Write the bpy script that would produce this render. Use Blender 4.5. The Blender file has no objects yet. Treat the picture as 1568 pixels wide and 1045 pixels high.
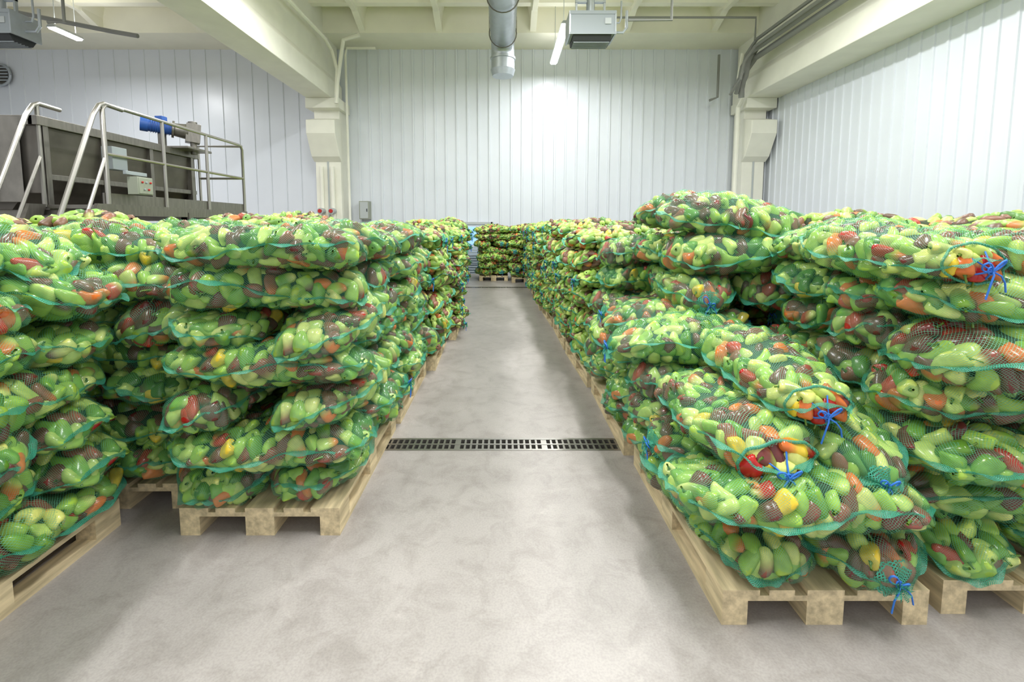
import bpy, math, random
import numpy as np
from mathutils import Vector, Matrix, Euler

random.seed(5)
scene = bpy.context.scene
COLL = scene.collection

def s2l(r, g, b):
    def f(c):
        c /= 255.0
        return c/12.92 if c <= 0.04045 else ((c+0.055)/1.055)**2.4
    return (f(r), f(g), f(b), 1.0)

# ------------------------------------------------------------------ materials
def new_mat(name):
    m = bpy.data.materials.new(name)
    m.use_nodes = True
    nt = m.node_tree
    b = nt.nodes.get("Principled BSDF")
    return m, nt, b

def simple(name, col, rough=0.5, metal=0.0, noise=0.0, nscale=5.0, stretch=(1,1,1), bump=0.0):
    m, nt, b = new_mat(name)
    b.inputs["Base Color"].default_value = col
    b.inputs["Roughness"].default_value = rough
    b.inputs["Metallic"].default_value = metal
    if noise > 0 or bump > 0:
        tc = nt.nodes.new("ShaderNodeTexCoord")
        mp = nt.nodes.new("ShaderNodeMapping")
        mp.inputs["Scale"].default_value = stretch
        n = nt.nodes.new("ShaderNodeTexNoise")
        n.inputs["Scale"].default_value = nscale
        n.inputs["Detail"].default_value = 6
        nt.links.new(tc.outputs["Object"], mp.inputs["Vector"])
        nt.links.new(mp.outputs[0], n.inputs["Vector"])
        r = nt.nodes.new("ShaderNodeValToRGB")
        k0 = 1-noise; k1 = 1+noise
        r.color_ramp.elements[0].position = 0.3
        r.color_ramp.elements[1].position = 0.7
        r.color_ramp.elements[0].color = (col[0]*k0, col[1]*k0, col[2]*k0, 1)
        r.color_ramp.elements[1].color = (min(1,col[0]*k1), min(1,col[1]*k1), min(1,col[2]*k1), 1)
        nt.links.new(n.outputs["Fac"], r.inputs[0])
        nt.links.new(r.outputs[0], b.inputs["Base Color"])
        if bump > 0:
            bp = nt.nodes.new("ShaderNodeBump")
            bp.inputs["Strength"].default_value = bump
            bp.inputs["Distance"].default_value = 0.01
            nt.links.new(n.outputs["Fac"], bp.inputs["Height"])
            nt.links.new(bp.outputs[0], b.inputs["Normal"])
    return m

def emis(name, col, strength):
    m, nt, b = new_mat(name)
    b.inputs["Base Color"].default_value = col
    b.inputs["Emission Color"].default_value = col
    b.inputs["Emission Strength"].default_value = strength
    return m

# pepper skin
def pepper_mat(name, tint):
    M_PEP, nt, b = new_mat(name)
    at = nt.nodes.new("ShaderNodeAttribute"); at.attribute_name = "Col"
    tc = nt.nodes.new("ShaderNodeTexCoord")
    nz = nt.nodes.new("ShaderNodeTexNoise"); nz.inputs["Scale"].default_value = 22; nz.inputs["Detail"].default_value = 3
    nt.links.new(tc.outputs["Object"], nz.inputs["Vector"])
    mr = nt.nodes.new("ShaderNodeMapRange")
    mr.inputs[1].default_value = 0.3; mr.inputs[2].default_value = 0.7
    mr.inputs[3].default_value = 0.80; mr.inputs[4].default_value = 1.18
    nt.links.new(nz.outputs["Fac"], mr.inputs[0])
    vm = nt.nodes.new("ShaderNodeVectorMath"); vm.operation = 'SCALE'
    nt.links.new(at.outputs["Color"], vm.inputs[0])
    nt.links.new(mr.outputs[0], vm.inputs["Scale"])
    if tint > 0:
        mx = nt.nodes.new("ShaderNodeMix"); mx.data_type = 'RGBA'
        mx.inputs[0].default_value = tint
        nt.links.new(vm.outputs[0], mx.inputs[6]); mx.inputs[7].default_value = s2l(105, 165, 120)
        nt.links.new(mx.outputs[2], b.inputs["Base Color"])
        b.inputs["Roughness"].default_value = 0.4
    else:
        nt.links.new(vm.outputs[0], b.inputs["Base Color"])
        b.inputs["Roughness"].default_value = 0.2
    return M_PEP
M_PEP = pepper_mat("pepper_skin", 0)
M_PEPN = pepper_mat("pepper_skin_under_net", 0.14)

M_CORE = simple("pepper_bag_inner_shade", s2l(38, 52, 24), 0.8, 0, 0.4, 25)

def net_mat(name, s, w, col):
    m, nt, b = new_mat(name)
    out = nt.nodes["Material Output"]
    b.inputs["Base Color"].default_value = col
    b.inputs["Roughness"].default_value = 0.45
    uv = nt.nodes.new("ShaderNodeUVMap"); uv.uv_map = "UVMap"
    sp = nt.nodes.new("ShaderNodeSeparateXYZ")
    nt.links.new(uv.outputs[0], sp.inputs[0])
    outs = []
    for op in ('ADD', 'SUBTRACT'):
        a = nt.nodes.new("ShaderNodeMath"); a.operation = op
        nt.links.new(sp.outputs[0], a.inputs[0]); nt.links.new(sp.outputs[1], a.inputs[1])
        d = nt.nodes.new("ShaderNodeMath"); d.operation = 'DIVIDE'; d.inputs[1].default_value = s
        nt.links.new(a.outputs[0], d.inputs[0])
        f = nt.nodes.new("ShaderNodeMath"); f.operation = 'FRACT'
        nt.links.new(d.outputs[0], f.inputs[0])
        l = nt.nodes.new("ShaderNodeMath"); l.operation = 'LESS_THAN'; l.inputs[1].default_value = w
        nt.links.new(f.outputs[0], l.inputs[0])
        outs.append(l)
    mx = nt.nodes.new("ShaderNodeMath"); mx.operation = 'MAXIMUM'
    nt.links.new(outs[0].outputs[0], mx.inputs[0]); nt.links.new(outs[1].outputs[0], mx.inputs[1])
    tr = nt.nodes.new("ShaderNodeBsdfTransparent")
    ms = nt.nodes.new("ShaderNodeMixShader")
    nt.links.new(mx.outputs[0], ms.inputs[0])
    nt.links.new(tr.outputs[0], ms.inputs[1])
    nt.links.new(b.outputs[0], ms.inputs[2])
    nt.links.new(ms.outputs[0], out.inputs["Surface"])
    return m
M_NET = net_mat("green_net_mesh", 0.0115, 0.11, s2l(92, 172, 136))
M_NETD = net_mat("green_net_hem", 0.006, 0.42, s2l(62, 156, 128))
M_HEMS = simple("green_net_hem_solid", s2l(68, 150, 116), 0.6)
M_STR = simple("blue_twine", s2l(50, 120, 215), 0.5)
M_WOOD = simple("pallet_wood", s2l(208, 190, 152), 0.75, 0, 0.30, 6, (6, 0.7, 6), 0.2)
BAGMATS = [M_PEP, M_CORE, M_NET, M_NETD, M_STR, M_WOOD, M_PEPN, M_HEMS]

M_CREAM = simple("cream_painted_concrete", s2l(236, 235, 222), 0.65, 0, 0.04, 2)
M_CREAMG = simple("cream_ceiling_slab", s2l(236, 234, 216), 0.7, 0, 0.05, 1)
M_WHITE = simple("white_sandwich_panel", s2l(220, 225, 232), 0.32, 0, 0.02, 1.2)
M_STEEL = simple("stainless_steel", s2l(128, 125, 118), 0.38, 0.85, 0.15, 6, (1, 6, 1))
M_STEELD = simple("dark_stainless_panel", s2l(104, 100, 93), 0.42, 0.8, 0.22, 3)
M_TUBE = simple("brushed_steel_tube", s2l(165, 162, 156), 0.32, 0.85)
M_GALV = simple("galvanised_duct", s2l(180, 187, 193), 0.38, 0.6, 0.06, 8)
M_HEAT = simple("heater_casing_grey", s2l(150, 158, 162), 0.5)
M_GREY = simple("grey_painted_metal", s2l(180, 186, 186), 0.5)
M_GREYG = simple("control_box_grey", s2l(150, 155, 140), 0.5)
M_DARK = simple("dark_grille", s2l(50, 52, 55), 0.6)
M_BLUE = simple("blue_motor_paint", s2l(45, 90, 165), 0.35)
M_RED = simple("red_plastic", s2l(180, 30, 25), 0.4)
M_BLACK = simple("drain_pit_dark", s2l(35, 33, 32), 0.9)
M_PIPE = simple("insulated_pipe_grey", s2l(135, 136, 132), 0.6)
M_EMI = emis("fluorescent_diffuser", (1, 1, 1, 1), 12.0)
M_GLASS = emis("window_daylight", s2l(150, 195, 235), 0.6)

# floor
M_FLOOR, nt, b = new_mat("polished_concrete_floor")
tc = nt.nodes.new("ShaderNodeTexCoord")
def noise(sc, det, dist=0.0, rough=0.5):
    n = nt.nodes.new("ShaderNodeTexNoise")
    n.inputs["Scale"].default_value = sc; n.inputs["Detail"].default_value = det
    n.inputs["Roughness"].default_value = rough; n.inputs["Distortion"].default_value = dist
    nt.links.new(tc.outputs["Object"], n.inputs["Vector"]); return n
def ramp(src, p0, c0, p1, c1):
    r = nt.nodes.new("ShaderNodeValToRGB")
    r.color_ramp.elements[0].position = p0; r.color_ramp.elements[0].color = c0
    r.color_ramp.elements[1].position = p1; r.color_ramp.elements[1].color = c1
    nt.links.new(src, r.inputs[0]); return r
def mul(a, bb, fac=1.0):
    m = nt.nodes.new("ShaderNodeMix"); m.data_type = 'RGBA'; m.blend_type = 'MULTIPLY'
    m.inputs[0].default_value = fac
    nt.links.new(a, m.inputs[6]); nt.links.new(bb, m.inputs[7]); return m.outputs[2]
n1 = noise(0.9, 8, 0.8, 0.6)
r1 = ramp(n1.outputs["Fac"], 0.3, s2l(158, 152, 147), 0.72, s2l(180, 174, 169))
n2 = noise(6, 12, 0.6, 0.72)
r2 = ramp(n2.outputs["Fac"], 0.36, (0.82, 0.81, 0.80, 1), 0.54, (1, 1, 1, 1))
n3 = noise(110, 4)
r3 = ramp(n3.outputs["Fac"], 0.35, (0.88, 0.88, 0.88, 1), 0.6, (1.0, 1.0, 1.0, 1))
n4 = noise(2.2, 12, 1.5, 0.75)
r4 = ramp(n4.outputs["Fac"], 0.58, (1, 1, 1, 1), 0.68, (1.12, 1.12, 1.12, 1))
c = mul(mul(mul(r1.outputs[0], r2.outputs[0]), r3.outputs[0]), r4.outputs[0])
nt.links.new(c, b.inputs["Base Color"])
rr = nt.nodes.new("ShaderNodeMapRange")
rr.inputs[3].default_value = 0.30; rr.inputs[4].default_value = 0.54
nt.links.new(n2.outputs["Fac"], rr.inputs[0]); nt.links.new(rr.outputs[0], b.inputs["Roughness"])
bp = nt.nodes.new("ShaderNodeBump"); bp.inputs["Strength"].default_value = 0.12; bp.inputs["Distance"].default_value = 0.004
nt.links.new(n2.outputs["Fac"], bp.inputs["Height"]); nt.links.new(bp.outputs[0], b.inputs["Normal"])

# ------------------------------------------------------------------ generic mesh builder
class MB:
    def __init__(self):
        self.v = []; self.f = []; self.m = []
    def add(self, vs, fs, mat=0):
        o = len(self.v)
        self.v += [tuple(p) for p in vs]
        self.f += [tuple(i+o for i in f) for f in fs]
        self.m += [mat]*len(fs)
    def box(self, x0, x1, y0, y1, z0, z1, mat=0, M=None):
        vs = [Vector(p) for p in ((x0,y0,z0),(x1,y0,z0),(x1,y1,z0),(x0,y1,z0),(x0,y0,z1),(x1,y0,z1),(x1,y1,z1),(x0,y1,z1))]
        if M is not None: vs = [M @ p for p in vs]
        self.add(vs, [(0,3,2,1),(4,5,6,7),(0,1,5,4),(1,2,6,5),(2,3,7,6),(3,0,4,7)], mat)
    def cyl(self, p0, p1, r, mat=0, n=16, r2=None):
        p0 = Vector(p0); p1 = Vector(p1); d = (p1-p0).normalized()
        a = d.orthogonal().normalized(); bb = d.cross(a)
        if r2 is None: r2 = r
        vs = []
        for p, rad in ((p0, r), (p1, r2)):
            for i in range(n):
                t = 2*math.pi*i/n
                vs.append(p + (a*math.cos(t) + bb*math.sin(t))*rad)
        fs = [(i, (i+1) % n, n+(i+1) % n, n+i) for i in range(n)]
        fs.append(tuple(range(n-1, -1, -1))); fs.append(tuple(range(n, 2*n)))
        self.add(vs, fs, mat)
    def tube(self, pts, r, mat=0, n=8, radii=None):
        pts = [Vector(p) for p in pts]
        k = len(pts); vs = []
        up = None
        for i, p in enumerate(pts):
            d = (pts[min(i+1, k-1)] - pts[max(i-1, 0)]).normalized()
            if up is None: a = d.orthogonal().normalized()
            else:
                a = (up - d*up.dot(d)).normalized()
            up = a
            bb = d.cross(a)
            rad = radii[i] if radii else r
            for j in range(n):
                t = 2*math.pi*j/n
                vs.append(p + (a*math.cos(t)+bb*math.sin(t))*rad)
        fs = []
        for i in range(k-1):
            for j in range(n):
                fs.append((i*n+j, i*n+(j+1) % n, (i+1)*n+(j+1) % n, (i+1)*n+j))
        fs.append(tuple(range(n-1, -1, -1))); fs.append(tuple(range((k-1)*n, k*n)))
        self.add(vs, fs, mat)
    def prism_x(self, prof, x0, x1, mat=0):   # prof in (y,z)
        n = len(prof)
        vs = [(x0, p[0], p[1]) for p in prof] + [(x1, p[0], p[1]) for p in prof]
        fs = [(i, (i+1) % n, n+(i+1) % n, n+i) for i in range(n)]
        fs.append(tuple(range(n-1, -1, -1))); fs.append(tuple(range(n, 2*n)))
        self.add(vs, fs, mat)
    def prism_y(self, prof, y0, y1, mat=0):   # prof in (x,z)
        n = len(prof)
        vs = [(p[0], y0, p[1]) for p in prof] + [(p[0], y1, p[1]) for p in prof]
        fs = [(i, (i+1) % n, n+(i+1) % n, n+i) for i in range(n)]
        fs.append(tuple(range(n-1, -1, -1))); fs.append(tuple(range(n, 2*n)))
        self.add(vs, fs, mat)
    def build(self, name, mats, smooth=True, bevel=0.0, parent=None):
        me = bpy.data.meshes.new(name)
        me.from_pydata(self.v, [], self.f)
        for mt in mats: me.materials.append(mt)
        me.polygons.foreach_set("material_index", self.m)
        if smooth:
            me.polygons.foreach_set("use_smooth", [True]*len(self.f))
            me.set_sharp_from_angle(angle=math.radians(35))
        me.update()
        ob = bpy.data.objects.new(name, me)
        COLL.objects.link(ob)
        if bevel > 0:
            bm = ob.modifiers.new("bevel", 'BEVEL'); bm.width = bevel; bm.segments = 2; bm.limit_method = 'ANGLE'
        if parent: ob.parent = parent
        return ob

def empty(name, loc=(0, 0, 0)):
    e = bpy.data.objects.new(name, None); e.location = loc
    e.empty_display_size = 0.2
    COLL.objects.link(e); return e

# ------------------------------------------------------------------ pepper bags (numpy)
PEPCOL = [
    (0.24, (156, 190, 74)), (0.18, (190, 210, 106)), (0.14, (118, 162, 58)), (0.07, (214, 218, 122)),
    (0.145, (108, 50, 46)), (0.09, (138, 76, 62)), (0.036, (212, 112, 50)), (0.038, (176, 34, 30)), (0.010, (228, 196, 56)), (0.06, (86, 128, 42)),
]
PW = np.array([p[0] for p in PEPCOL]); PW = PW/PW.sum()
PC = np.array([s2l(*p[1]) for p in PEPCOL])

def pepper_template(ns, nr, stem):
    ts = np.linspace(0, 1, nr)
    xs = np.array([0.05, 0.0, 0.08, 0.24, 0.46, 0.68, 0.86, 0.97, 1.0]); rs = np.array([0.2, 0.66, 0.96, 1.05, 1.0, 0.88, 0.66, 0.36, 0.04])
    tt = np.linspace(0, 1, 9)
    X = np.interp(ts, tt, xs); R = np.interp(ts, tt, rs)
    ph = np.arange(ns)*2*np.pi/ns
    V = []
    for i in range(nr):
        rr = R[i]*(1+0.13*np.cos(3*ph)*(1-ts[i]*0.3))
        V.append(np.stack([np.full(ns, X[i]), rr*np.cos(ph), rr*np.sin(ph)], 1))
    V = np.concatenate(V)
    F = []
    for i in range(nr-1):
        for j in range(ns):
            F.append((i*ns+j, i*ns+(j+1) % ns, (i+1)*ns+(j+1) % ns, (i+1)*ns+j))
    isstem = np.zeros(len(V), bool)
    if stem:
        o = len(V)
        sv = []
        for (x, r, oy) in ((0.06, 0.24, 0), (-0.07, 0.13, 0.03), (-0.2, 0.15, 0.15)):
            for j in range(5):
                a = j*2*np.pi/5
                sv.append((x, r*np.cos(a)+oy, r*np.sin(a)))
        V = np.concatenate([V, np.array(sv)])
        for i in range(2):
            for j in range(5):
                F.append((o+i*5+j, o+i*5+(j+1) % 5, o+(i+1)*5+(j+1) % 5, o+(i+1)*5+j))
        isstem = np.concatenate([isstem, np.ones(15, bool)])
    return V, np.array(F), isstem

TPL = {'hi': pepper_template(15, 9, True), 'lo': pepper_template(8, 7, False)}

def tube_np(pts, r, n=5):
    mb = MB(); mb.tube(pts, r, 0, n)
    V = np.array(mb.v); F = np.array([f for f in mb.f if len(f) == 4])
    return V, F

def make_bag(seed, lod='hi', openend=False, a=0.48, b=0.238, c=0.122, tie=True):
    rg = np.random.default_rng(seed)
    P, Q = 2.9, 2.3
    iabc = 1/np.array([a, b, c])
    def G(p):
        q = np.abs(p*iabc)+1e-9
        return (q[:, 0]**P + (q[:, 1]**Q+q[:, 2]**Q)**(P/Q))**(1/P)
    def grad(p):
        e = 1e-4; g = np.zeros_like(p)
        for k in range(3):
            d = np.zeros(3); d[k] = e
            g[:, k] = (G(p+d)-G(p-d))/(2*e)
        return g/(np.linalg.norm(g, axis=1, keepdims=True)+1e-12)
    cand = rg.normal(size=(5000, 3))*np.array([a*1.15, b, c])
    cand = cand/G(cand)[:, None]
    mind = 0.060
    acc = np.zeros((0, 3))
    for p in cand:
        if len(acc) == 0 or np.min(((acc-p)**2).sum(1)) > mind**2:
            acc = np.vstack([acc, p])
    n = len(acc); nor = grad(acc)
    f1, f2, f3 = rg.uniform(3, 9, 3); o1 = rg.uniform(0, 6)
    ang = 1.6*np.sin(acc[:, 0]*f1+o1)+1.4*np.sin(acc[:, 1]*f2*1.5+acc[:, 2]*f3*2+o1*2)+rg.normal(0, 0.6, n)
    ref = np.tile(np.array([1.0, 0, 0]), (n, 1)); ref[np.abs(nor[:, 0]) > 0.8] = (0, 1, 0)
    t1 = ref-nor*(ref*nor).sum(1, keepdims=True); t1 /= np.linalg.norm(t1, axis=1, keepdims=True)
    t2 = np.cross(nor, t1)
    d = t1*np.cos(ang)[:, None]+t2*np.sin(ang)[:, None]+nor*rg.normal(0, 0.27, n)[:, None]
    d /= np.linalg.norm(d, axis=1, keepdims=True)
    e1 = np.cross(nor, d); e1 /= np.linalg.norm(e1, axis=1, keepdims=True)
    e2 = np.cross(d, e1)
    L = rg.uniform(0.084, 0.118, n); R = rg.uniform(0.0285, 0.036, n)
    cen = acc-nor*(R*0.95+rg.uniform(-0.006, 0.020, n))[:, None]
    TV, TF, ST = TPL[lod]
    sp = rg.uniform(0, 2*np.pi, n)
    V = []; C = []
    w = PW.copy()
    w[4:8] *= rg.choice([0.6, 1.1, 1.6, 1.2]); w /= w.sum()
    ci = rg.choice(len(PC), n, p=w)
    if openend:
        m = acc[:, 0] > 0.78*a
        ci[m] = rg.choice([7, 7, 4, 6, 8, 1, 3], m.sum())
    bend = rg.normal(0, 0.10, n)
    for i in range(n):
        x = (TV[:, 0]-0.5)*L[i]; y = TV[:, 1]*R[i]; z = TV[:, 2]*R[i]
        y = y + bend[i]*L[i]*((TV[:, 0]-0.5)**2*4-0.3)
        cs, sn = math.cos(sp[i]), math.sin(sp[i])
        y, z = y*cs-z*sn, y*sn+z*cs
        V.append(cen[i]+x[:, None]*d[i]+y[:, None]*e1[i]+z[:, None]*e2[i])
        base = PC[ci[i]][:3]*rg.uniform(0.85, 1.2)
        col = np.tile(np.append(base, 1.0), (len(TV), 1))
        if rg.random() < 0.3:
            c2 = PC[rg.choice([0, 1, 3, 6, 4])][:3]
            tt = np.clip((TV[:, 0]-rg.uniform(0.2, 0.7))*3, 0, 1)[:, None]
            col[:, :3] = col[:, :3]*(1-tt)+c2*tt
        col[ST] = s2l(96, 128, 48)
        C.append(col)
    V = np.concatenate(V); C = np.concatenate(C)
    F = np.concatenate([TF+i*len(TV) for i in range(n)])
    MI = np.full(len(F), 0 if lod == 'hi' else 6); UV = np.zeros((len(V), 2))
    parts = [(V, F, MI, C, UV)]
    white = lambda k: np.ones((k, 4))
    def shell(ns, nf, scale):
        vv = np.linspace(0, np.pi, ns); sx = -np.cos(vv)*0.9995
        ph = np.arange(nf+1)*2*np.pi/nf
        S = np.repeat(sx, nf+1); PH = np.tile(ph, ns)
        g = (1-np.abs(S)**P)**(1/P)
        cy = np.sign(np.cos(PH))*np.abs(np.cos(PH))**(2/Q); cz = np.sign(np.sin(PH))*np.abs(np.sin(PH))**(2/Q)
        Vs = np.stack([a*S, b*g*cy, c*g*cz], 1)*scale
        per = 2*np.pi*0.5*(b+c)
        prof = np.stack([a*sx, (b+c)/2*(1-np.abs(sx)**P)**(1/P)], 1)
        al = np.concatenate([[0], np.cumsum(np.linalg.norm(np.diff(prof, axis=0), axis=1))])
        Us = np.stack([np.repeat(al, nf+1), PH/(2*np.pi)*per], 1)
        Fs = []
        for i in range(ns-1):
            for j in range(nf):
                q = i*(nf+1)+j
                Fs.append((q, q+1, q+nf+2, q+nf+1))
        return Vs, np.array(Fs), Us
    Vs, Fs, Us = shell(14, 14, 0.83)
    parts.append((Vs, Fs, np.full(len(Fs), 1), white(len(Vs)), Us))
    if lod == 'hi':
        ns, nf = 60, 56
        Vs, Fs, Us = shell(ns, nf, 1.0)
        N = grad(Vs*0.999)
        A = cen-d*(L*0.36)[:, None]; B = cen+d*(L*0.30)[:, None]; AB = B-A; l2 = (AB**2).sum(1)
        off = np.zeros(len(Vs))
        for k in range(0, len(Vs), 400):
            p = Vs[k:k+400]
            t = np.clip(((p[:, None, :]-A[None])*AB[None]).sum(2)/l2[None], 0, 1)
            cl = A[None]+t[..., None]*AB[None]
            dist = np.linalg.norm(p[:, None, :]-cl, axis=2)-(R*1.05)[None]
            dm = dist.min(1)
            off[k:k+400] = np.where(dm > 0.003, -np.clip(dm-0.003, 0, 0.016), np.clip(0.003-dm, 0, 0.020))
        og = off.reshape(ns, nf+1); og[:, -1] = og[:, 0]
        Vs = Vs+N*og.reshape(-1)[:, None]
        if openend:
            keep = Vs[Fs].mean(1)[:, 0] < 0.90*a
            Fs = Fs[keep]
        parts.append((Vs, Fs, np.full(len(Fs), 2), white(len(Vs)), Us))
    # hem ribbon
    nt_ = 110 if lod == 'hi' else 50
    th = np.linspace(0, 2*np.pi, nt_)
    base = np.stack([np.cos(th)*a, np.sin(th)*b, np.zeros(nt_)], 1); base = base/G(base)[:, None]
    nb = grad(base)
    ph0 = rg.uniform(0, 6, 6)
    w_ = 0.013+0.010*np.sin(th*4+ph0[0])+0.008*np.sin(th*11+ph0[1])
    corner = np.clip(np.abs(base[:, 0]/a)*np.abs(base[:, 1]/b)-0.60, 0, 1)*4
    csel = np.where(np.sin(th*1+ph0[5]) > -0.3, 1.0, 0.2)
    corner = corner*csel
    w_ = np.clip(w_, 0.001, 1)+0.065*np.clip(corner, 0, 1)
    zb = 0.030*np.sin(th*2+ph0[2])+0.014*np.sin(th*5+ph0[3])
    rows = []
    for k, fk in enumerate((-0.012, 0.3, 0.7, 1.0)):
        off_ = (w_*fk if k > 0 else np.full(nt_, -0.012))
        z = zb+ (0.012*np.sin(th*17+ph0[4]+k)*fk if k > 0 else 0)-(0.03*corner*fk if k else 0)
        q = base+nb*off_[:, None]; q[:, 2] += z
        rows.append(q)
    Vr = np.concatenate(rows); Fr = []
    for k in range(3):
        for j in range(nt_-1):
            Fr.append((k*nt_+j, k*nt_+j+1, (k+1)*nt_+j+1, (k+1)*nt_+j))
    ar = np.concatenate([[0], np.cumsum(np.linalg.norm(np.diff(base, axis=0), axis=1))])
    Ur = np.stack([np.tile(ar, 4), np.repeat(np.array([0, 0.008, 0.016, 0.024]), nt_)], 1)
    parts.append((Vr, np.array(Fr), np.full(len(Fr), 3 if lod == 'hi' else 7), white(len(Vr)), Ur))
    if tie:
        zt = -0.01
        if not openend:
            m_ = 36; rad = [0.085, 0.045, 0.014, 0.011, 0.022, 0.036]; xo = [-0.012, 0.004, 0.014, 0.020, 0.030, 0.038]
            ph = np.linspace(0, 2*np.pi, m_+1)
            rows = []
            for r_, x_, am in zip(rad, xo, (0.05, 0.15, 0.3, 0.3, 0.35, 0.35)):
                rr_ = r_*(1+am*np.sin(9*ph))
                rows.append(np.stack([np.full(m_+1, a+x_)+0.006*np.sin(5*ph), rr_*np.cos(ph), rr_*np.sin(ph)*0.8+zt-(x_ > 0.025)*0.012], 1))
            Vr = np.concatenate(rows); Fr = []
            for k in range(5):
                for j in range(m_):
                    Fr.append((k*(m_+1)+j, k*(m_+1)+j+1, (k+1)*(m_+1)+j+1, (k+1)*(m_+1)+j))
            Ur = np.stack([np.repeat(np.arange(6)*0.02, m_+1), np.tile(ph*0.02, 6)], 1)
            parts.append((Vr, np.array(Fr), np.full(len(Fr), 3 if lod == 'hi' else 7), white(len(Vr)), Ur))
        else:
            ph = np.linspace(0, 2*np.pi, 40)
            gg = (1-0.9**P)**(1/P)
            pts = [(a*0.905+0.006*math.sin(7*t), b*gg*1.02*math.cos(t)*(1+0.03*math.sin(9*t)), c*gg*1.05*math.sin(t)) for t in ph]
            v_, f_ = tube_np(pts, 0.006, 5)
            parts.append((v_, f_, np.full(len(f_), 3), white(len(v_)), v_[:, :2]))
        x0 = a+0.022
        paths = []
        for sgn in (1, -1):
            sz = rg.uniform(0.03, 0.05)
            up = rg.uniform(-0.3, 1.0)
            lp = [(x0+0.010*math.sin(t), sgn*sz*math.sin(t/2)*(0.5+0.5*math.sin(t/2)), zt+sz*up*math.sin(t/2)+sz*0.4*math.sin(t)) for t in np.linspace(0, 2*np.pi, 10)]
            paths.append(lp)
            ln = rg.uniform(0.05, 0.11)
            yy = rg.uniform(0.01, 0.05)
            paths.append([(x0, 0, zt), (x0+0.010, sgn*yy*0.5, zt-0.01), (x0+0.006, sgn*yy, zt-ln*0.5), (x0+0.004, sgn*(yy+0.01), zt-ln)])
        paths.append([(x0-0.006, 0.014*math.cos(t), zt+0.014*math.sin(t)) for t in np.linspace(0, 2*np.pi, 9)])
        if openend:
            for t in np.linspace(0, 2*np.pi, 6)[:-1]:
                paths.append([(x0, 0, zt), (a*0.98, 0.04*math.cos(t), zt+0.04*math.sin(t)), (a*0.91, 0.10*math.cos(t), 0.07*math.sin(t))])
        for lp in paths:
            v_, f_ = tube_np(lp, 0.0034, 5)
            parts.append((v_, f_, np.full(len(f_), 4), white(len(v_)), np.zeros((len(v_), 2))))
    o = 0; VV = []; FF = []; MM = []; CC = []; UU = []
    for (v_, f_, m_, c_, u_) in parts:
        VV.append(v_); FF.append(f_+o); MM.append(m_); CC.append(c_); UU.append(u_); o += len(v_)
    V = np.concatenate(VV); F = np.concatenate(FF); MI = np.concatenate(MM); C = np.concatenate(CC); U = np.concatenate(UU)
    x, y, z = V[:, 0].copy(), V[:, 1].copy(), V[:, 2].copy()
    q = rg.uniform(0, 6, 6)
    V[:, 2] = z*(1+0.12*np.sin(x*8+q[4]))+0.014*np.sin(x*6+q[0])+0.012*np.sin(y*11+q[1])-0.03*np.abs(x/a)**3+0.01
    V[:, 1] = y*(1+0.10*np.sin(x*7+q[2])+0.05*np.sin(x*15+q[5]))+0.03*np.sin(x*4.5+q[3])
    return dict(V=V, F=F, M=MI, C=C, U=U)

def pallet_np():
    bx = []
    def B(x0, x1, y0, y1, z0, z1): bx.append((x0, x1, y0, y1, z0, z1))
    for (xc, w) in ((-0.3275, .145), (-0.17, .10), (0, .145), (0.17, .10), (0.3275, .145)):
        B(xc-w/2, xc+w/2, -0.6, 0.6, 0.122, 0.144)
    for yc in (-0.5275, 0, 0.5275):
        B(-0.4, 0.4, yc-.0725, yc+.0725, 0.100, 0.122)
        for (xc, w) in ((-0.35, .1), (0, .145), (0.35, .1)):
            B(xc-w/2, xc+w/2, yc-.0725, yc+.0725, 0.022, 0.100)
    for (xc, w) in ((-0.35, .1), (0, .145), (0.35, .1)):
        B(xc-w/2, xc+w/2, -0.6, 0.6, 0.0, 0.022)
    V = []; F = []
    for (x0, x1, y0, y1, z0, z1) in bx:
        o = len(V); g = 0.0008
        x0 += g; x1 -= g
        V += [(x0,y0,z0),(x1,y0,z0),(x1,y1,z0),(x0,y1,z0),(x0,y0,z1),(x1,y0,z1),(x1,y1,z1),(x0,y1,z1)]
        F += [tuple(i+o for i in f) for f in [(0,3,2,1),(4,5,6,7),(0,1,5,4),(1,2,6,5),(2,3,7,6),(3,0,4,7)]]
    V = np.array(V, float); F = np.array(F)
    return dict(V=V, F=F, M=np.full(len(F), 5), C=np.ones((len(V), 4)), U=np.zeros((len(V), 2)))

def to_mesh(name, D, flat=False):
    me = bpy.data.meshes.new(name)
    V, F = D['V'], D['F']; n, m = len(V), len(F)
    me.vertices.add(n); me.vertices.foreach_set("co", V.astype(np.float32).ravel())
    me.loops.add(4*m); me.loops.foreach_set("vertex_index", F.astype(np.int32).ravel())
    me.polygons.add(m); me.polygons.foreach_set("loop_start", (np.arange(m)*4).astype(np.int32))
    for mt in BAGMATS: me.materials.append(mt)
    me.polygons.foreach_set("material_index", D['M'].astype(np.int32))
    me.polygons.foreach_set("use_smooth", (D['M'] != 5))
    uv = me.uv_layers.new(name="UVMap")
    uv.data.foreach_set("uv", D['U'][F.ravel()].astype(np.float32).ravel())
    ca = me.color_attributes.new(name="Col", type='FLOAT_COLOR', domain='POINT')
    ca.data.foreach_set("color", D['C'].astype(np.float32).ravel())
    me.update(calc_edges=True)
    me.validate()
    return me

HI = [make_bag(100+i, 'hi', openend=(i in (2, 8)), tie=(i in (0, 2, 5, 7, 8))) for i in range(11)]
HIM = [to_mesh("pepper_bag_mesh", h) for h in HI]
LO = [make_bag(300+i, 'lo', openend=False, tie=(i % 2 == 0)) for i in range(7)]
PAL = pallet_np(); PALM = to_mesh("pallet_mesh", PAL)

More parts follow.
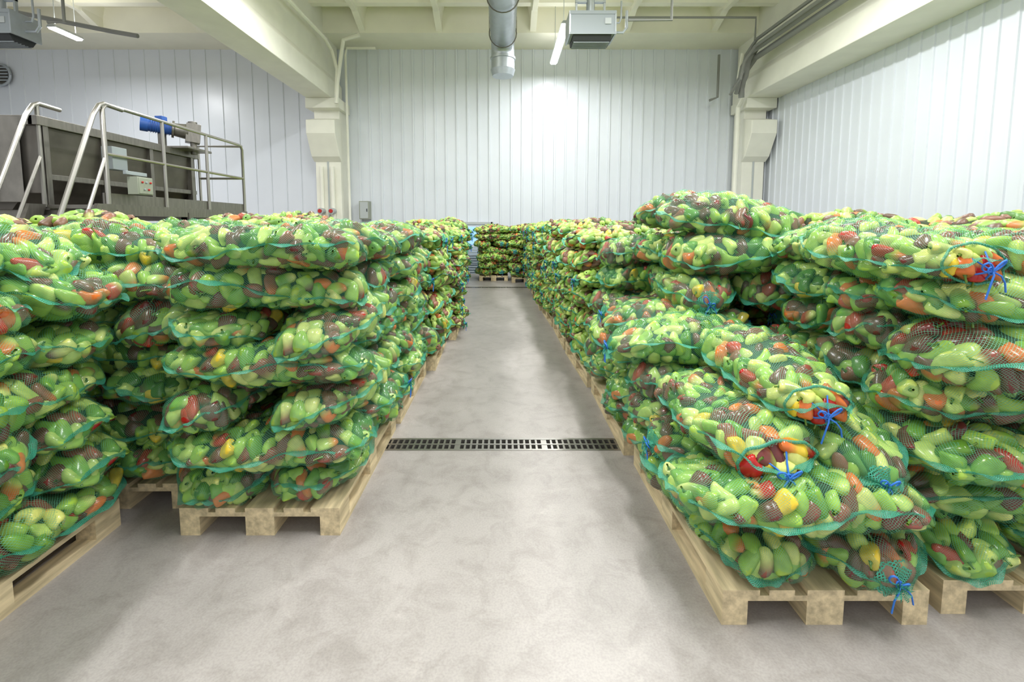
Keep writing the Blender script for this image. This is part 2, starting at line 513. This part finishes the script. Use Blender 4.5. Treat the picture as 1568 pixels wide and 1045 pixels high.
def layers(pats, rnd, pitch=0.2, jit=1.0):
    out = []
    for i, pt in enumerate(pats):
        z = 0.144+0.108+i*pitch
        sx, sy = rnd.uniform(-.035, .035)*jit, rnd.uniform(-.025, .025)*jit
        L = []
        if pt == 'P':
            for y in (-.42, 0, .42): L.append((0, y, rnd.choice((0, math.pi))))
        elif pt == 'Q':
            for x in (-.235, .235): L.append((x, -.18, -math.pi/2 if rnd.random() < .75 else math.pi/2))
            L.append((0, .46, rnd.choice((0, math.pi))))
        elif pt == 'R':
            L.append((0, -.46, rnd.choice((0, math.pi))))
            for x in (-.235, .235): L.append((x, .17, math.pi/2))
        for (x, y, rz) in L:
            loc = Vector((x+sx+rnd.uniform(-.035, .035)*jit, y+sy+rnd.uniform(-.025, .025)*jit, z+rnd.uniform(-.012, .012)))
            e = Euler((rnd.uniform(-.13, .13), rnd.uniform(-.07, .07), rz+rnd.uniform(-.09, .09)*jit))
            s = rnd.uniform(.96, 1.06)
            out.append((loc, e, Vector((s, rnd.uniform(.95, 1.06), rnd.uniform(.95, 1.08)))))
    return out

def hi_stack(xc, yc, pats, seed, rot=0.0, pitch=0.2, extra=()):
    rnd = random.Random(seed)
    e = empty("pallet_of_pepper_bags", (xc, yc, 0)); e.rotation_euler[2] = rot
    p = bpy.data.objects.new("pallet", PALM); COLL.objects.link(p); p.parent = e
    k = 0
    pool = [0, 1, 9, 3, 4, 5, 6, 7, 9, 1, 3, 6, 9, 4, 10, 10]
    lst = [(a, b, c, None) for (a, b, c) in layers(pats, rnd, pitch)]+list(extra)
    for (loc, eu, sc, vi) in lst:
        o = bpy.data.objects.new("pepper_bag_%d" % (k+1), HIM[rnd.choice(pool) if vi is None else vi])
        COLL.objects.link(o); o.parent = e
        o.location = loc; o.rotation_euler = eu; o.scale = sc
        k += 1
    return e

def lo_stack_mesh(pats, seed, pitch=0.2):
    rnd = random.Random(seed)
    parts = [PAL]; 
    for (loc, eu, sc) in layers(pats, rnd, pitch):
        D = LO[rnd.randrange(len(LO))]
        M = np.array(Matrix.LocRotScale(loc, eu, sc))
        C = D['C'].copy(); C[:, :3] *= rnd.uniform(.85, 1.15)
        parts.append(dict(V=D['V'] @ M[:3, :3].T+M[:3, 3], F=D['F'], M=D['M'], C=C, U=D['U']))
    o = 0; R = {k: [] for k in 'VFMCU'}
    for D in parts:
        for k in 'VMCU': R[k].append(D[k])
        R['F'].append(D['F']+o); o += len(D['V'])
    return to_mesh("pepper_bag_stack_mesh", {k: np.concatenate(v) for k, v in R.items()})

LOST = [lo_stack_mesh("QPRPQPP", 1, .196), lo_stack_mesh("PQPQPRP", 2, .196), lo_stack_mesh("QPQPRQP", 3, .196),
        lo_stack_mesh("RPQPRPQ", 4, 0.2), lo_stack_mesh("QPPRQP", 5, 0.21)]
def lo_stack(xc, yc, rot=0.0, k=None, zs=1.0):
    o = bpy.data.objects.new("pallet_of_pepper_bags", LOST[random.randrange(5) if k is None else k])
    COLL.objects.link(o); o.location = (xc, yc, 0); o.rotation_euler[2] = rot; o.scale[2] = zs
    return o

PI = math.pi
H0 = .144+.108
hi_stack(-1.215, 2.765, "QPQPQPP", 11, 0, .196)
hi_stack(-2.12, 2.98, "QPQPQPP", 12, 0.01, .196)
hi_stack(-2.37, 1.64, "RQPRQPQ", 13, 0.02, .193)
hi_stack(-1.20, 4.06, "QPRPQPQ", 14, 0, 0.197)
ex = [
    (Vector((-.20, -.13, H0+.41)), Euler((.05, .06, -PI/2+.07)), Vector((.92, .94, 1.0)), 8),
    (Vector((.24, -.14, H0+.38)), Euler((0, .05, -PI/2-.03)), Vector((.92, .9, 1.0)), 5),
    (Vector((0, .46, H0+.41)), Euler((0, 0, .05)), Vector((1.0, 1, 1.0)), None),
    (Vector((.06, -.04, H0+.60)), Euler((.03, .10, -PI/2+.02)), Vector((.92, .96, 1.05)), 2),
    (Vector((-.14, .46, H0+.60)), Euler((0, 0, PI-.1)), Vector((.95, 1, 1.05)), None),
]
hi_stack(1.25, 2.25, "QP", 21, 0, 0.2, ex)
exd = [
    (Vector((.14, -.16, H0+.85)), Euler((.0, .04, -PI/2)), Vector((1, 1.0, 1.18)), 0),
    (Vector((.60, -.14, H0+.86)), Euler((0, .02, -PI/2+.04)), Vector((1, 1.0, 1.18)), 3),
    (Vector((.1, .45, H0+.84)), Euler((0, 0, 0)), Vector((1, 1, 1.1)), None),
    (Vector((.42, -.38, H0+1.10)), Euler((0.10, 0, .03)), Vector((1.05, 1.08, 1.25)), 1),
    (Vector((.34, .05, H0+1.10)), Euler((0, 0, 3.2)), Vector((1.05, 1.05, 1.15)), 4),
    (Vector((.1, .45, H0+1.07)), Euler((0, 0, 0)), Vector((1, 1, 1.1)), 3),
    (Vector((.42, -.24, H0+1.34)), Euler((.14, 0.04, .02)), Vector((1.08, 1.18, 1.2)), 6),
    (Vector((.36, .20, H0+1.40)), Euler((0, -.02, .03)), Vector((1.02, 1.05, 1.1)), 7),
]
hi_stack(1.22, 3.56, "QPRP", 22, -0.01, 0.21, exd)
exe = [
    (Vector((-.36, -.16, H0+1.17)), Euler((0.03, .05, -PI/2+.06)), Vector((.95, .9, 1.0)), 2),
    (Vector((.10, -.16, H0+1.17)), Euler((0, .05, -PI/2-.04)), Vector((.95, .95, 1.0)), 8),
    (Vector((0, .44, H0+1.19)), Euler((0, 0, .05)), Vector((1.0, 1, 1.0)), None),
]
hi_stack(2.15, 2.30, "QPQPPP", 23, 0.0, 0.197, exe)
lo_stack(2.42, 3.62, 0.01, 3, 1.04)
lo_stack(3.10, 2.5, 0.01, 1, 1.02)
def row(pts):
    for (x, y) in pts:
        lo_stack(x+random.uniform(-.03, .03), y, random.choice((0, PI))+random.uniform(-.04, .04), None, random.uniform(.96, 1.06))
def col(x0, y0, n, dx=0.0):
    row([(x0+dx*i, y0+1.31*i) for i in range(n)])
row([(-1.14, 5.36), (-1.02, 6.67), (-1.22, 7.98), (-1.3, 9.3), (-1.36, 10.6), (-1.4, 11.9)])
col(1.20, 4.88, 6, -0.03)
col(-2.07, 4.30, 7, -0.01)
col(-3.02, 3.0, 8, 0.01)
row([(-3.27, 1.70), (-3.95, 2.75)])
col(2.15, 4.93, 6, -0.01)
col(3.08, 3.85, 7); col(4.0, 2.6, 8); col(4.9, 2.7, 8); col(5.8, 4.0, 6); col(6.7, 5.2, 5)
col(-3.95, 8.45, 4); col(-4.9, 8.5, 3)
lo_stack(-0.26, 13.3, 0, 0); lo_stack(0.64, 12.9, 0, 1); lo_stack(1.6, 13.2, 0, 2)
lo_stack(-2.4, 13.6, PI, 3)

# ------------------------------------------------------------------ room shell
XL, XR, YB = -17.0, 8.5, 15.5
YF = -4.0
mb = MB()
segs = [(YF, 3.03), (3.21, 11.25), (11.45, YB)]
for (y0, y1) in segs:
    mb.box(XL, XR, y0, y1, -0.15, 0.0, 0)
for (y0, y1) in ((3.03, 3.21), (11.25, 11.45)):
    mb.box(XL, XR, y0, y1, -0.15, -0.10, 1)
mb.build("floor", [M_FLOOR, M_BLACK], smooth=False)

def drain(yc, w, name, x0, x1):
    mb = MB()
    y0, y1 = yc-w/2, yc+w/2
    for (a_, b_) in ((y0, y0+.022), (yc-.009, yc+.009), (y1-.022, y1)):
        mb.box(x0, x1, a_, b_, -0.03, 0.003, 0)
    x = x0
    i = 0
    while x < x1:
        ww = .014 if i % 14 else .04
        mb.box(x, x+ww, y0+.02, yc-.008, -0.03, 0.001, 0)
        mb.box(x, x+ww, yc+.008, y1-.02, -0.03, 0.001, 0)
        x += .042 if i % 14 else .066
        i += 1
    return mb.build(name, [M_TUBE], smooth=False)
drain(3.12, 0.18, "floor_drain_grate", -3.4, 3.6)
drain(11.35, 0.20, "floor_drain_grate", -3.0, 3.0)

def ribbed(name, p0, p1, z0, z1, pitch, depth, inward, ribw=0.05):
    p0 = Vector((p0[0], p0[1], 0)); p1 = Vector((p1[0], p1[1], 0)); inw = Vector((inward[0], inward[1], 0))
    L = (p1-p0).length; d = (p1-p0).normalized()
    prof = [(0, 0)]; s = pitch/2
    while s+pitch/2 < L:
        prof += [(s-ribw/2-.012, 0), (s-ribw/2, depth), (s+ribw/2, depth), (s+ribw/2+.012, 0)]
        s += pitch
    prof.append((L, 0))
    vs = []; n = len(prof)
    for z in (z0, z1):
        for (t, h) in prof:
            q = p0+d*t+inw*h
            vs.append((q.x, q.y, z))
    fs = [(i, i+1, n+i+1, n+i) for i in range(n-1)]
    m2 = MB(); m2.add(vs, fs, 0)
    a0, a1, t_ = p0-inw*.01, p1-inw*.01, inw*.12
    vs2 = [a0, a1, a1-t_, a0-t_]
    m2.add([(q.x, q.y, z0) for q in vs2]+[(q.x, q.y, z1) for q in vs2], [(0,1,2,3),(4,7,6,5),(0,4,5,1),(1,5,6,2),(2,6,7,3),(3,7,4,0)], 0)
    return m2.build(name, [M_WHITE], smooth=False)
ribbed("wall_back", (-5.3, YB), (XR, YB), 0, 7.28, 0.36, 0.035, (0, -1))
ribbed("wall_back_annex", (XL, YB), (-5.3, YB), 0, 7.28, 0.50, 0.025, (0, -1), 0.03)
ribbed("wall_right", (XR, YF), (XR, YB), 0, 5.48, 0.30, 0.028, (-1, 0), 0.05)
ribbed("wall_left", (XL, YF), (XL, YB), 0, 7.28, 0.50, 0.016, (1, 0), 0.03)

mb = MB()
ZC = 8.0
mb.box(XL, XR+.6, YF, YB+.2, ZC, ZC+.2, 0)
mb.box(XL, XR+.6, 14.2, YB+.15, 7.28, ZC, 0)
for y in (13.2, 11.6, 8.6, 5.6, 2.6, -0.4):
    mb.box(XL, XR, y, y+.22, ZC-.32, ZC, 0)
for x in (-15, -12, -9, -4.2, -1.9, 0.9, 3.7, 6.3):
    mb.prism_y([(x-.16, ZC), (x-.07, ZC-.4), (x+.07, ZC-.4), (x+.16, ZC)], YF, 14.2, 0)
    mb.prism_x([(14.2, ZC), (14.2, ZC-.68), (13.5, ZC-.38), (13.5, ZC)], x-.09, x+.09, 0)
mb.build("ceiling", [M_CREAMG], smooth=False)

def beam(name, x0, x1, z0):
    mb = MB()
    mb.prism_y([(x0, z0), (x1, z0), (x1, z0+.55), (x1-.12, z0+.75), (x1-.12, ZC), (x0+.12, ZC), (x0+.12, z0+.75), (x0, z0+.55)], YF, 15.35, 0)
    return mb.build(name, [M_CREAM], smooth=False, bevel=0.02)
beam("ceiling_beam", -6.05, -5.25, 5.46)
beam("ceiling_beam", 7.5, 8.5, 5.46)

def column(name, x0, x1, side):
    mb = MB()
    mb.box(x0, x1, 14.75, 15.4, 0, 5.46, 0)
    mb.prism_x([(14.75, 4.9), (14.2, 4.75), (14.2, 4.35), (14.55, 3.7), (14.75, 3.55)], x0-.04, x1+.04, 0)
    mb.box(x0-.12, x1+.12, 14.4, 15.4, 5.15, 5.46, 0)
    mb.box((x0+x1)/2-.03, (x0+x1)/2+.03, 14.72, 14.76, 0, 3.6, 1)
    return mb.build(name, [M_CREAM, M_GREY], smooth=False, bevel=0.02)
column("concrete_column", -5.95, -5.15, 1)
column("concrete_column", 7.6, 8.3, -1)

# ------------------------------------------------------------------ lights
def fixture(x, y, z, L=3.0, power=260, w=0.24, up=0):
    e = empty("fluorescent_ceiling_light", (x, y, z))
    mb = MB()
    mb.prism_y([(-w/2, .0), (w/2, .0), (w/2-.05, .07), (-w/2+.05, .07)], -L/2, L/2, 0)
    mb.prism_y([(-w/2+.02, -.001), (-w/2+.05, -.04), (w/2-.05, -.04), (w/2-.02, -.001)], -L/2+.02, L/2-.02, 1)
    for yy in (-L*.35, L*.35):
        mb.cyl((0, yy, .07), (0, yy, ZC-z), .008, 0, 6)
    mb.build("housing", [M_GREY, M_EMI], smooth=False, parent=e)
    ld = bpy.data.lights.new("tube_light", 'AREA'); ld.shape = 'RECTANGLE'
    ld.size = w; ld.size_y = L; ld.energy = power; ld.color = (0.98, 0.985, 1.0)
    lo = bpy.data.objects.new("tube_light", ld); COLL.objects.link(lo); lo.parent = e; lo.location = (0, 0, -.06)
    if up:  # added fill lamp above the closed housing, brightens the ceiling
        lu = bpy.data.lights.new("ceiling_fill_uplight", 'AREA'); lu.shape = 'RECTANGLE'
        lu.size = w; lu.size_y = L; lu.energy = up; lu.color = (1.0, 0.99, 0.96)
        ou = bpy.data.objects.new("ceiling_fill_uplight", lu); COLL.objects.link(ou); ou.parent = e
        ou.location = (0, 0, .12); ou.rotation_euler = (math.pi, 0, 0)
ZL = 6.5
fixture(1.55, 13.1, ZL, 2.8, 140, up=14)
for y in (6.5, 1.0):
    fixture(1.55, y, ZL, 2.8, 250, up=45 if y > 5 else 0)
fixture(-11.3, 12.3, ZL, 0.8, 180, up=20)
fixture(-9.0, 5.0, ZL, 2.8, 260)
for y in (8.5, 1.5):
    fixture(-3.4, y, ZL, 2.8, 240, up=45 if y > 5 else 0)
for y in (8.5, 1.5):
    fixture(5.2, y, ZL, 2.8, 205, up=45 if y > 5 else 0)

w = bpy.data.worlds.new("World"); scene.world = w; w.use_nodes = True
bg = w.node_tree.nodes["Background"]
bg.inputs[0].default_value = (0.95, 0.97, 1.0, 1); bg.inputs[1].default_value = 0.95

# ------------------------------------------------------------------ duct
mb = MB()
pts = []; rad = []
y = YF+.2; zc = 6.62; i = 0
R0 = .32
while y < 12.7:
    pts.append((0, y, zc)); rad.append(R0*(1.045 if i % 2 else .96)); y += .10; i += 1
for t in np.linspace(0, PI/2, 12)[1:]:
    pts.append((0, 12.7+.42*math.sin(t), zc-.42*(1-math.cos(t)))); rad.append(R0)
pts.append((0, 13.12, 5.8)); rad.append(R0)
mb.tube(pts, R0, 0, 28, rad)
mb.cyl((0, 13.12, 6.18), (0, 13.12, 6.12), R0+.03, 0, 28)
mb.cyl((0, 13.12, 5.85), (0, 13.12, 5.68), R0+.02, 0, 28, R0-.03)
for y in (12.6, 10.6, 7, 4, 1):
    mb.tube([(0.36*math.cos(t), y, zc+.36*math.sin(t)) for t in np.linspace(0, 2*PI, 24)], .015, 1, 6)
    mb.cyl((0.36, y, zc), (0.36, y, ZC), .008, 1, 6); mb.cyl((-.36, y, zc), (-.36, y, ZC), .008, 1, 6)
mb.build("ventilation_duct", [M_GALV, M_STEEL])

# ------------------------------------------------------------------ unit heaters
def heater(x, y, z):
    e = empty("ceiling_unit_heater", (x, y, z))
    mb = MB()
    mb.box(-.46, .46, 0, .6, .12, .55, 3)
    mb.prism_x([(0.02, .12), (.10, 0.0), (.50, 0.0), (.58, .12)], -.40, .40, 1)
    for k in range(6):
        mb.box(-.38, .38, .12+k*.07, .14+k*.07, -.02, -.003, 3)
    mb.box(-.48, .48, -.012, .0, .50, .57, 3); mb.box(-.48, .48, -.012, 0, .1, .15, 3)
    mb.box(-.49, -.46, -.01, .61, .1, .57, 2); mb.box(.46, .49, -.01, .61, .1, .57, 2)
    mb.box(.25, .38, -.02, 0, .3, .42, 0)
    for xx in (-.3, .3):
        mb.box(xx-.02, xx+.02, .28, .34, .55, ZC-z-.0, 2)
    mb.box(-.32, .32, .27, .35, .86, .9, 2)
    mb.cyl((0, .3, .55), (0, .3, 1.0), .09, 2, 14)
    mb.tube([(.46, .3, .25), (.7, .3, .25), (.78, .3, .35), (.78, .3, .7)], .03, 2, 8)
    mb.tube([(.46, .3, .45), (.62, .3, .45), (.66, .3, .55), (.66, .3, .9)], .02, 2, 8)
    mb.build("heater_body", [M_GREY, M_DARK, M_GALV, M_HEAT], smooth=True, parent=e)
heater(1.87, 9.9, 5.42)
heater(-10.4, 9.6, 5.32)

# ------------------------------------------------------------------ pipes and conduits
mb = MB()
for k, (dx, dz, r) in enumerate(((0, 0, .08), (-.16, .12, .06), (-.05, .26, .07), (-.22, .34, .045), (-.34, .1, .04))):
    x = 7.25+dx; z = 6.35+dz
    mb.tube([(x, YF+.5, z), (x, 13.6-.15*k, z), (x, 13.8-.15*k, z-.08), (x-.1, 13.95-.15*k, z-.3), (x-.15, 14.0-.15*k, z-.75), (x-.12, 14.05, z-1.0)], r, 0, 10)
mb.tube([(7.1, 14.0, 6.6), (7.0, 14.0, 5.8), (7.3, 14.2, 5.5), (7.32, 14.6, 5.2), (7.32, 14.6, 0.0)], .07, 1, 10)
mb.tube([(6.8, 14.9, 6.9), (6.8, 14.9, 5.6), (6.55, 14.9, 5.5)], .04, 0, 8)
mb.build("heating_pipe_bundle", [M_PIPE, M_CREAM])
mb = MB()
mb.tube([(2.6, 13.0, 7.2), (6.9, 13.0, 7.2), (6.9, 13.0, 6.6)], .03, 0, 8)
mb.tube([(2.6, 9.9, 5.8), (3.5, 9.9, 5.8), (3.5, 9.9, 7.2)], .03, 0, 8)
mb.build("conduit_pipe_run", [M_PIPE])
mb = MB()
mb.tube([(-4.95, 14.9, 0), (-4.95, 14.9, 6.9), (-4.9, 14.9, 7.1), (-4.0, 14.9, 7.1)], .04, 0, 8)
mb.tube([(-5.0, 14.1, 5.2), (-4.95, 14.1, 5.8), (-4.85, 14.1, 6.4), (-4.7, 14.0, 7.0), (-4.2, 13.9, 7.1)], .06, 0, 8)
mb.tube([(-5.1, YF+.6, 6.9), (-5.1, 13.6, 6.9), (-5.05, 14.0, 6.7), (-4.95, 14.1, 6.2), (-5.0, 14.1, 5.4)], .05, 0, 8)
mb.build("riser_pipes", [M_CREAM])
mb = MB()
for x in (-5.72, -5.38):
    mb.cyl((x, 14.64, 0.02), (x, 14.64, 3.4), .06, 2, 12)
    mb.cyl((x, 14.64, 2.0), (x, 14.4, 2.0), .10, 0, 14); mb.cyl((x, 14.4, 2.0), (x, 14.36, 2.0), .06, 1, 12)
mb.build("pipe_with_valve_gauge", [M_GREY, M_RED, M_CREAM])
mb = MB()
mb.box(-4.75, -4.42, 15.2, 15.47, 1.75, 2.35, 0); mb.box(-4.72, -4.45, 15.18, 15.2, 1.78, 2.32, 1)
mb.box(-4.5, -4.47, 15.165, 15.18, 2.0, 2.1, 2)
mb.build("electrical_cabinet", [M_GREYG, M_GREY, M_DARK], bevel=.01)
mb = MB()
mb.tube([(-12.6, 10.4, 7.1), (-12.0, 11, 6.6), (-9.2, 11.2, 6.1), (-8.6, 11.2, 6.0)], .05, 0, 8)
mb.tube([(-9.55, 10.0, 5.8), (-9.2, 10, 5.8), (-9.2, 10, 7.2)], .03, 0, 8)
mb.build("gas_supply_pipe", [M_PIPE])
mb = MB()
mb.tube([(-16.4+.33*math.cos(t), 15.4, 6.45+.33*math.sin(t)) for t in np.linspace(0, 2*PI, 24)], .04, 0, 8)
mb.cyl((-16.4, 15.46, 6.45), (-16.4, 15.40, 6.45), .3, 1, 24)
for k in range(5): mb.box(-16.68, -16.12, 15.36, 15.38, 6.25+k*.1, 6.29+k*.1, 0)
mb.build("wall_exhaust_fan", [M_GALV, M_STEELD])

# ------------------------------------------------------------------ washing machine with platform
e = empty("vegetable_washing_machine", (0, 0.17, 0))
mb = MB()
y0, y1 = 4.85, 7.35
mb.prism_y([(-5.0, 2.62), (-5.05, 2.1), (-5.35, 1.72), (-6.6, 1.72), (-7.3, 2.1), (-7.3, 2.72), (-7.24, 2.72), (-7.24, 2.2), (-5.12, 2.2), (-5.06, 2.62)], y0, y1, 1)
mb.box(-7.3, -5.0, y0-.01, y0+.03, 1.9, 2.66, 1)
mb.box(-7.3, -5.0, y1-.03, y1+.01, 1.9, 2.66, 1)
mb.box(-5.05, -4.95, y0-.05, y1+.05, 2.62, 2.72, 0)
mb.box(-7.35, -7.25, y0-.05, y1+.05, 2.62, 2.72, 0)
mb.box(-7.3, -5.0, y0-.05, y0+.05, 2.62, 2.72, 0)
mb.box(-7.3, -5.0, y1-.05, y1+.05, 2.62, 2.72, 0)
for y in (4.9, 5.65, 6.4, 7.25):
    mb.box(-5.04, -4.96, y-.03, y+.03, 1.72, 2.66, 0)
mb.box(-5.06, -4.98, y0, y1, 2.05, 2.11, 0)
mb.add([(-5.15, 4.8, 2.7), (-5.15, 4.8, 1.8), (-7.8, 4.2, 1.8), (-7.8, 4.2, 2.75), (-5.25, 4.8, 2.7), (-5.25, 4.8, 1.8), (-7.8, 4.35, 1.8), (-7.8, 4.35, 2.75)],
       [(0,1,2,3),(7,6,5,4),(0,4,5,1),(3,2,6,7),(0,3,7,4),(1,5,6,2)], 0)
for t in (0.1, .35, .6, .85):
    x = -5.15-2.65*t; yy = 4.8-.6*t
    mb.box(x-.03, x+.03, yy-.05, yy, 1.8, 2.72, 0)
mb.build("tank", [M_STEEL, M_STEELD], smooth=False, bevel=.004, parent=e)
mb = MB()
for y in (4.95, 6.1, 7.25):
    for x in (-5.15, -7.1, -4.32):
        mb.box(x-.04, x+.04, y-.04, y+.04, 0, 1.72, 0)
        mb.box(x-.09, x+.09, y-.09, y+.09, 0, .015, 0)
    mb.box(-7.2, -4.25, y-.04, y+.04, 1.62, 1.72, 0)
for x in (-5.1, -4.3):
    mb.box(x-.04, x+.04, 4.8, 7.5, 1.66, 1.78, 0)
    mb.box(x-.03, x+.03, 4.95, 7.3, .7, .76, 0)
mb.tube([(-5.15, 4.95, .8), (-5.15, 6.1, 1.6)], .025, 0, 8); mb.tube([(-4.32, 6.1, .8), (-4.32, 7.2, 1.6)], .025, 0, 8)
for k in range(52):
    mb.box(-5.06, -4.34, 4.84+k*.05, 4.852+k*.05, 1.735, 1.775, 0)
mb.box(-4.31, -4.29, 4.8, 7.5, 1.78, 1.9, 0)
mb.build("platform", [M_STEEL], smooth=False, parent=e)
mb = MB()
r = .021
xr = -4.28
mb.tube([(xr, 4.83, 1.75), (xr, 4.83, 2.78), (xr, 4.88, 2.84), (xr, 4.95, 2.85), (xr, 7.35, 2.85), (xr, 7.43, 2.84), (xr, 7.47, 2.78), (xr, 7.47, 1.75)], r, 0, 10)
for y in (5.7, 6.55): mb.tube([(xr, y, 1.75), (xr, y, 2.85)], r, 0, 8)
mb.tube([(xr, 4.83, 2.32), (xr, 7.47, 2.32)], .018, 0, 8)
mb.tube([(xr, 7.47, 2.84), (-5.0, 7.47, 2.84), (-5.0, 7.47, 1.75)], r, 0, 8)
mb.tube([(xr, 7.47, 2.32), (-5.0, 7.47, 2.32)], .018, 0, 8)
for x in (-4.28, -4.98):
    mb.tube([(x, 5.1, 2.84), (x, 4.86, 2.85), (x, 4.80, 2.82), (x, 4.72, 2.7), (x, 3.98, .95), (x, 3.96, .85), (x, 4.0, .78), (x, 4.1, .75)], r*1.15, 0, 10)
    mb.tube([(x, 4.84, 2.3), (x, 4.10, .6)], .018, 0, 8)
    mb.tube([(x, 4.84, 1.75), (x, 4.84, 2.84)], r, 0, 8)
mb.build("railing", [M_TUBE], parent=e)
mb = MB()
for x in (-4.26, -4.98):
    mb.add([(x-.02, 4.84, 1.78), (x-.02, 4.66, 1.78), (x-.02, 3.95, 0), (x-.02, 4.13, 0), (x+.02, 4.84, 1.78), (x+.02, 4.66, 1.78), (x+.02, 3.95, 0), (x+.02, 4.13, 0)],
           [(0,1,2,3),(7,6,5,4),(0,4,5,1),(3,2,6,7),(0,3,7,4),(1,5,6,2)], 0)
for k in range(7):
    z = .25+k*.22; y = 3.95+ (z/1.78)*.72
    mb.box(-4.97, -4.27, y-.02, y+.2, z-.02, z+.01, 0)
mb.build("stair", [M_STEEL], smooth=False, parent=e)
mb = MB()
c0 = Vector((0, 0, 0)); ax = Vector((.80, .58, -.10)).normalized()
mb.cyl(c0-ax*.22, c0+ax*.16, .115, 0, 20)
for k in range(9):
    mb.cyl(c0-ax*(.16-k*.035), c0-ax*(.15-k*.035), .135, 0, 20)
mb.cyl(c0-ax*.32, c0-ax*.2, .13, 0, 20)
mb.box(-.07, .07, -.07, .07, .1, .2, 0)
mb.cyl(c0+ax*.16, c0+ax*.2, .16, 1, 20)
mb.cyl(c0+ax*.2, c0+ax*.42, .12, 1, 20, .15)
M_ = Matrix.Translation(c0+ax*.5) @ ax.to_track_quat('X', 'Z').to_matrix().to_4x4()
mb.box(-.12, .12, -.13, .13, -.2, .16, 1, M_)
mb.cyl(c0+ax*.5+Vector((0, 0, -.15)), c0+ax*.5+Vector((0, 0, -.42)), .06, 1, 14)
mb.cyl(c0+ax*.5+Vector((0, 0, .16)), c0+ax*.5+Vector((0, 0, .21)), .08, 1, 14)
mb.box(-.3, .62, -.2, .5, -.42, -.38, 1)
mb.box(-.05, .05, -.05, .05, -.4, -.08, 1)
mo = mb.build("drive_motor", [M_BLUE, M_STEEL], bevel=.006, parent=e)
mo.location = (-5.20, 6.95, 3.04); mo.scale = (.8, .8, .8)
mb = MB()
mb.box(-4.24, -4.12, 5.05, 5.27, 1.90, 2.10, 0)
mb.box(-4.125, -4.11, 5.06, 5.26, 1.91, 2.09, 0)
for k, (yy, zz) in enumerate(((5.1, 2.04), (5.16, 2.04), (5.22, 2.04), (5.13, 1.96), (5.19, 1.96))):
    mb.cyl((-4.11, yy, zz), (-4.095, yy, zz), .012, 1+(k % 2), 10)
mb.box(-4.24, -4.2, 5.0, 5.3, 2.12, 2.16, 2)
mb.box(-4.42, -4.3, 4.95, 5.15, 2.17, 2.42, 2)
mb.build("control_box", [M_GREYG, M_RED, M_HEAT], bevel=.004, parent=e)

# ------------------------------------------------------------------ end-of-aisle hatch and crates
mb = MB()
mb.box(-1.6, -.4, 15.38, 15.46, 0, 1.58, 0)
mb.box(-1.65, -.35, 15.34, 15.46, 1.58, 1.66, 1); mb.box(-1.68, -1.6, 15.34, 15.46, 0, 1.66, 1); mb.box(-.4, -.32, 15.34, 15.46, 0, 1.66, 1)
mb.box(-1.4, -.6, 15.36, 15.38, .9, 1.5, 2)
mb.cyl((-.5, 15.37, .8), (-.5, 15.30, .8), .02, 1, 8)
mb.build("door_1", [M_WHITE, M_GREY, M_GLASS], smooth=False)
M_CR = simple("pale_plastic_crate", s2l(185, 200, 215), 0.5)
mb = MB()
for k in range(3):
    z = k*.3
    X0, X1, Y0, Y1 = -1.15, -.6, 14.6, 15.0
    mb.box(X0, X1, Y0, Y1, z, z+.02)
    for zz in (.05, .13, .21):
        mb.box(X0, X1, Y0, Y0+.02, z+zz, z+zz+.05); mb.box(X0, X1, Y1-.02, Y1, z+zz, z+zz+.05)
        mb.box(X0, X0+.02, Y0, Y1, z+zz, z+zz+.05); mb.box(X1-.02, X1, Y0, Y1, z+zz, z+zz+.05)
    for (x, y) in ((X0, Y0), (X1-.03, Y0), (X0, Y1-.03), (X1-.03, Y1-.03)):
        mb.box(x, x+.03, y, y+.03, z, z+.29)
mb.build("stack_of_plastic_crates", [M_CR], smooth=False)

# ------------------------------------------------------------------ camera
cam = bpy.data.cameras.new("camera"); cam.sensor_width = 36; cam.lens = 36*700/1568
cam.shift_x = 14/1568; cam.shift_y = -116/1568
cam.clip_start = 0.05
co = bpy.data.objects.new("camera", cam); COLL.objects.link(co)
co.location = (0, 0, 1.55); co.rotation_euler = (math.radians(85), 0, 0)
scene.camera = co

scene.view_settings.view_transform = 'Standard'
scene.view_settings.look = 'None'
scene.view_settings.exposure = 0.05
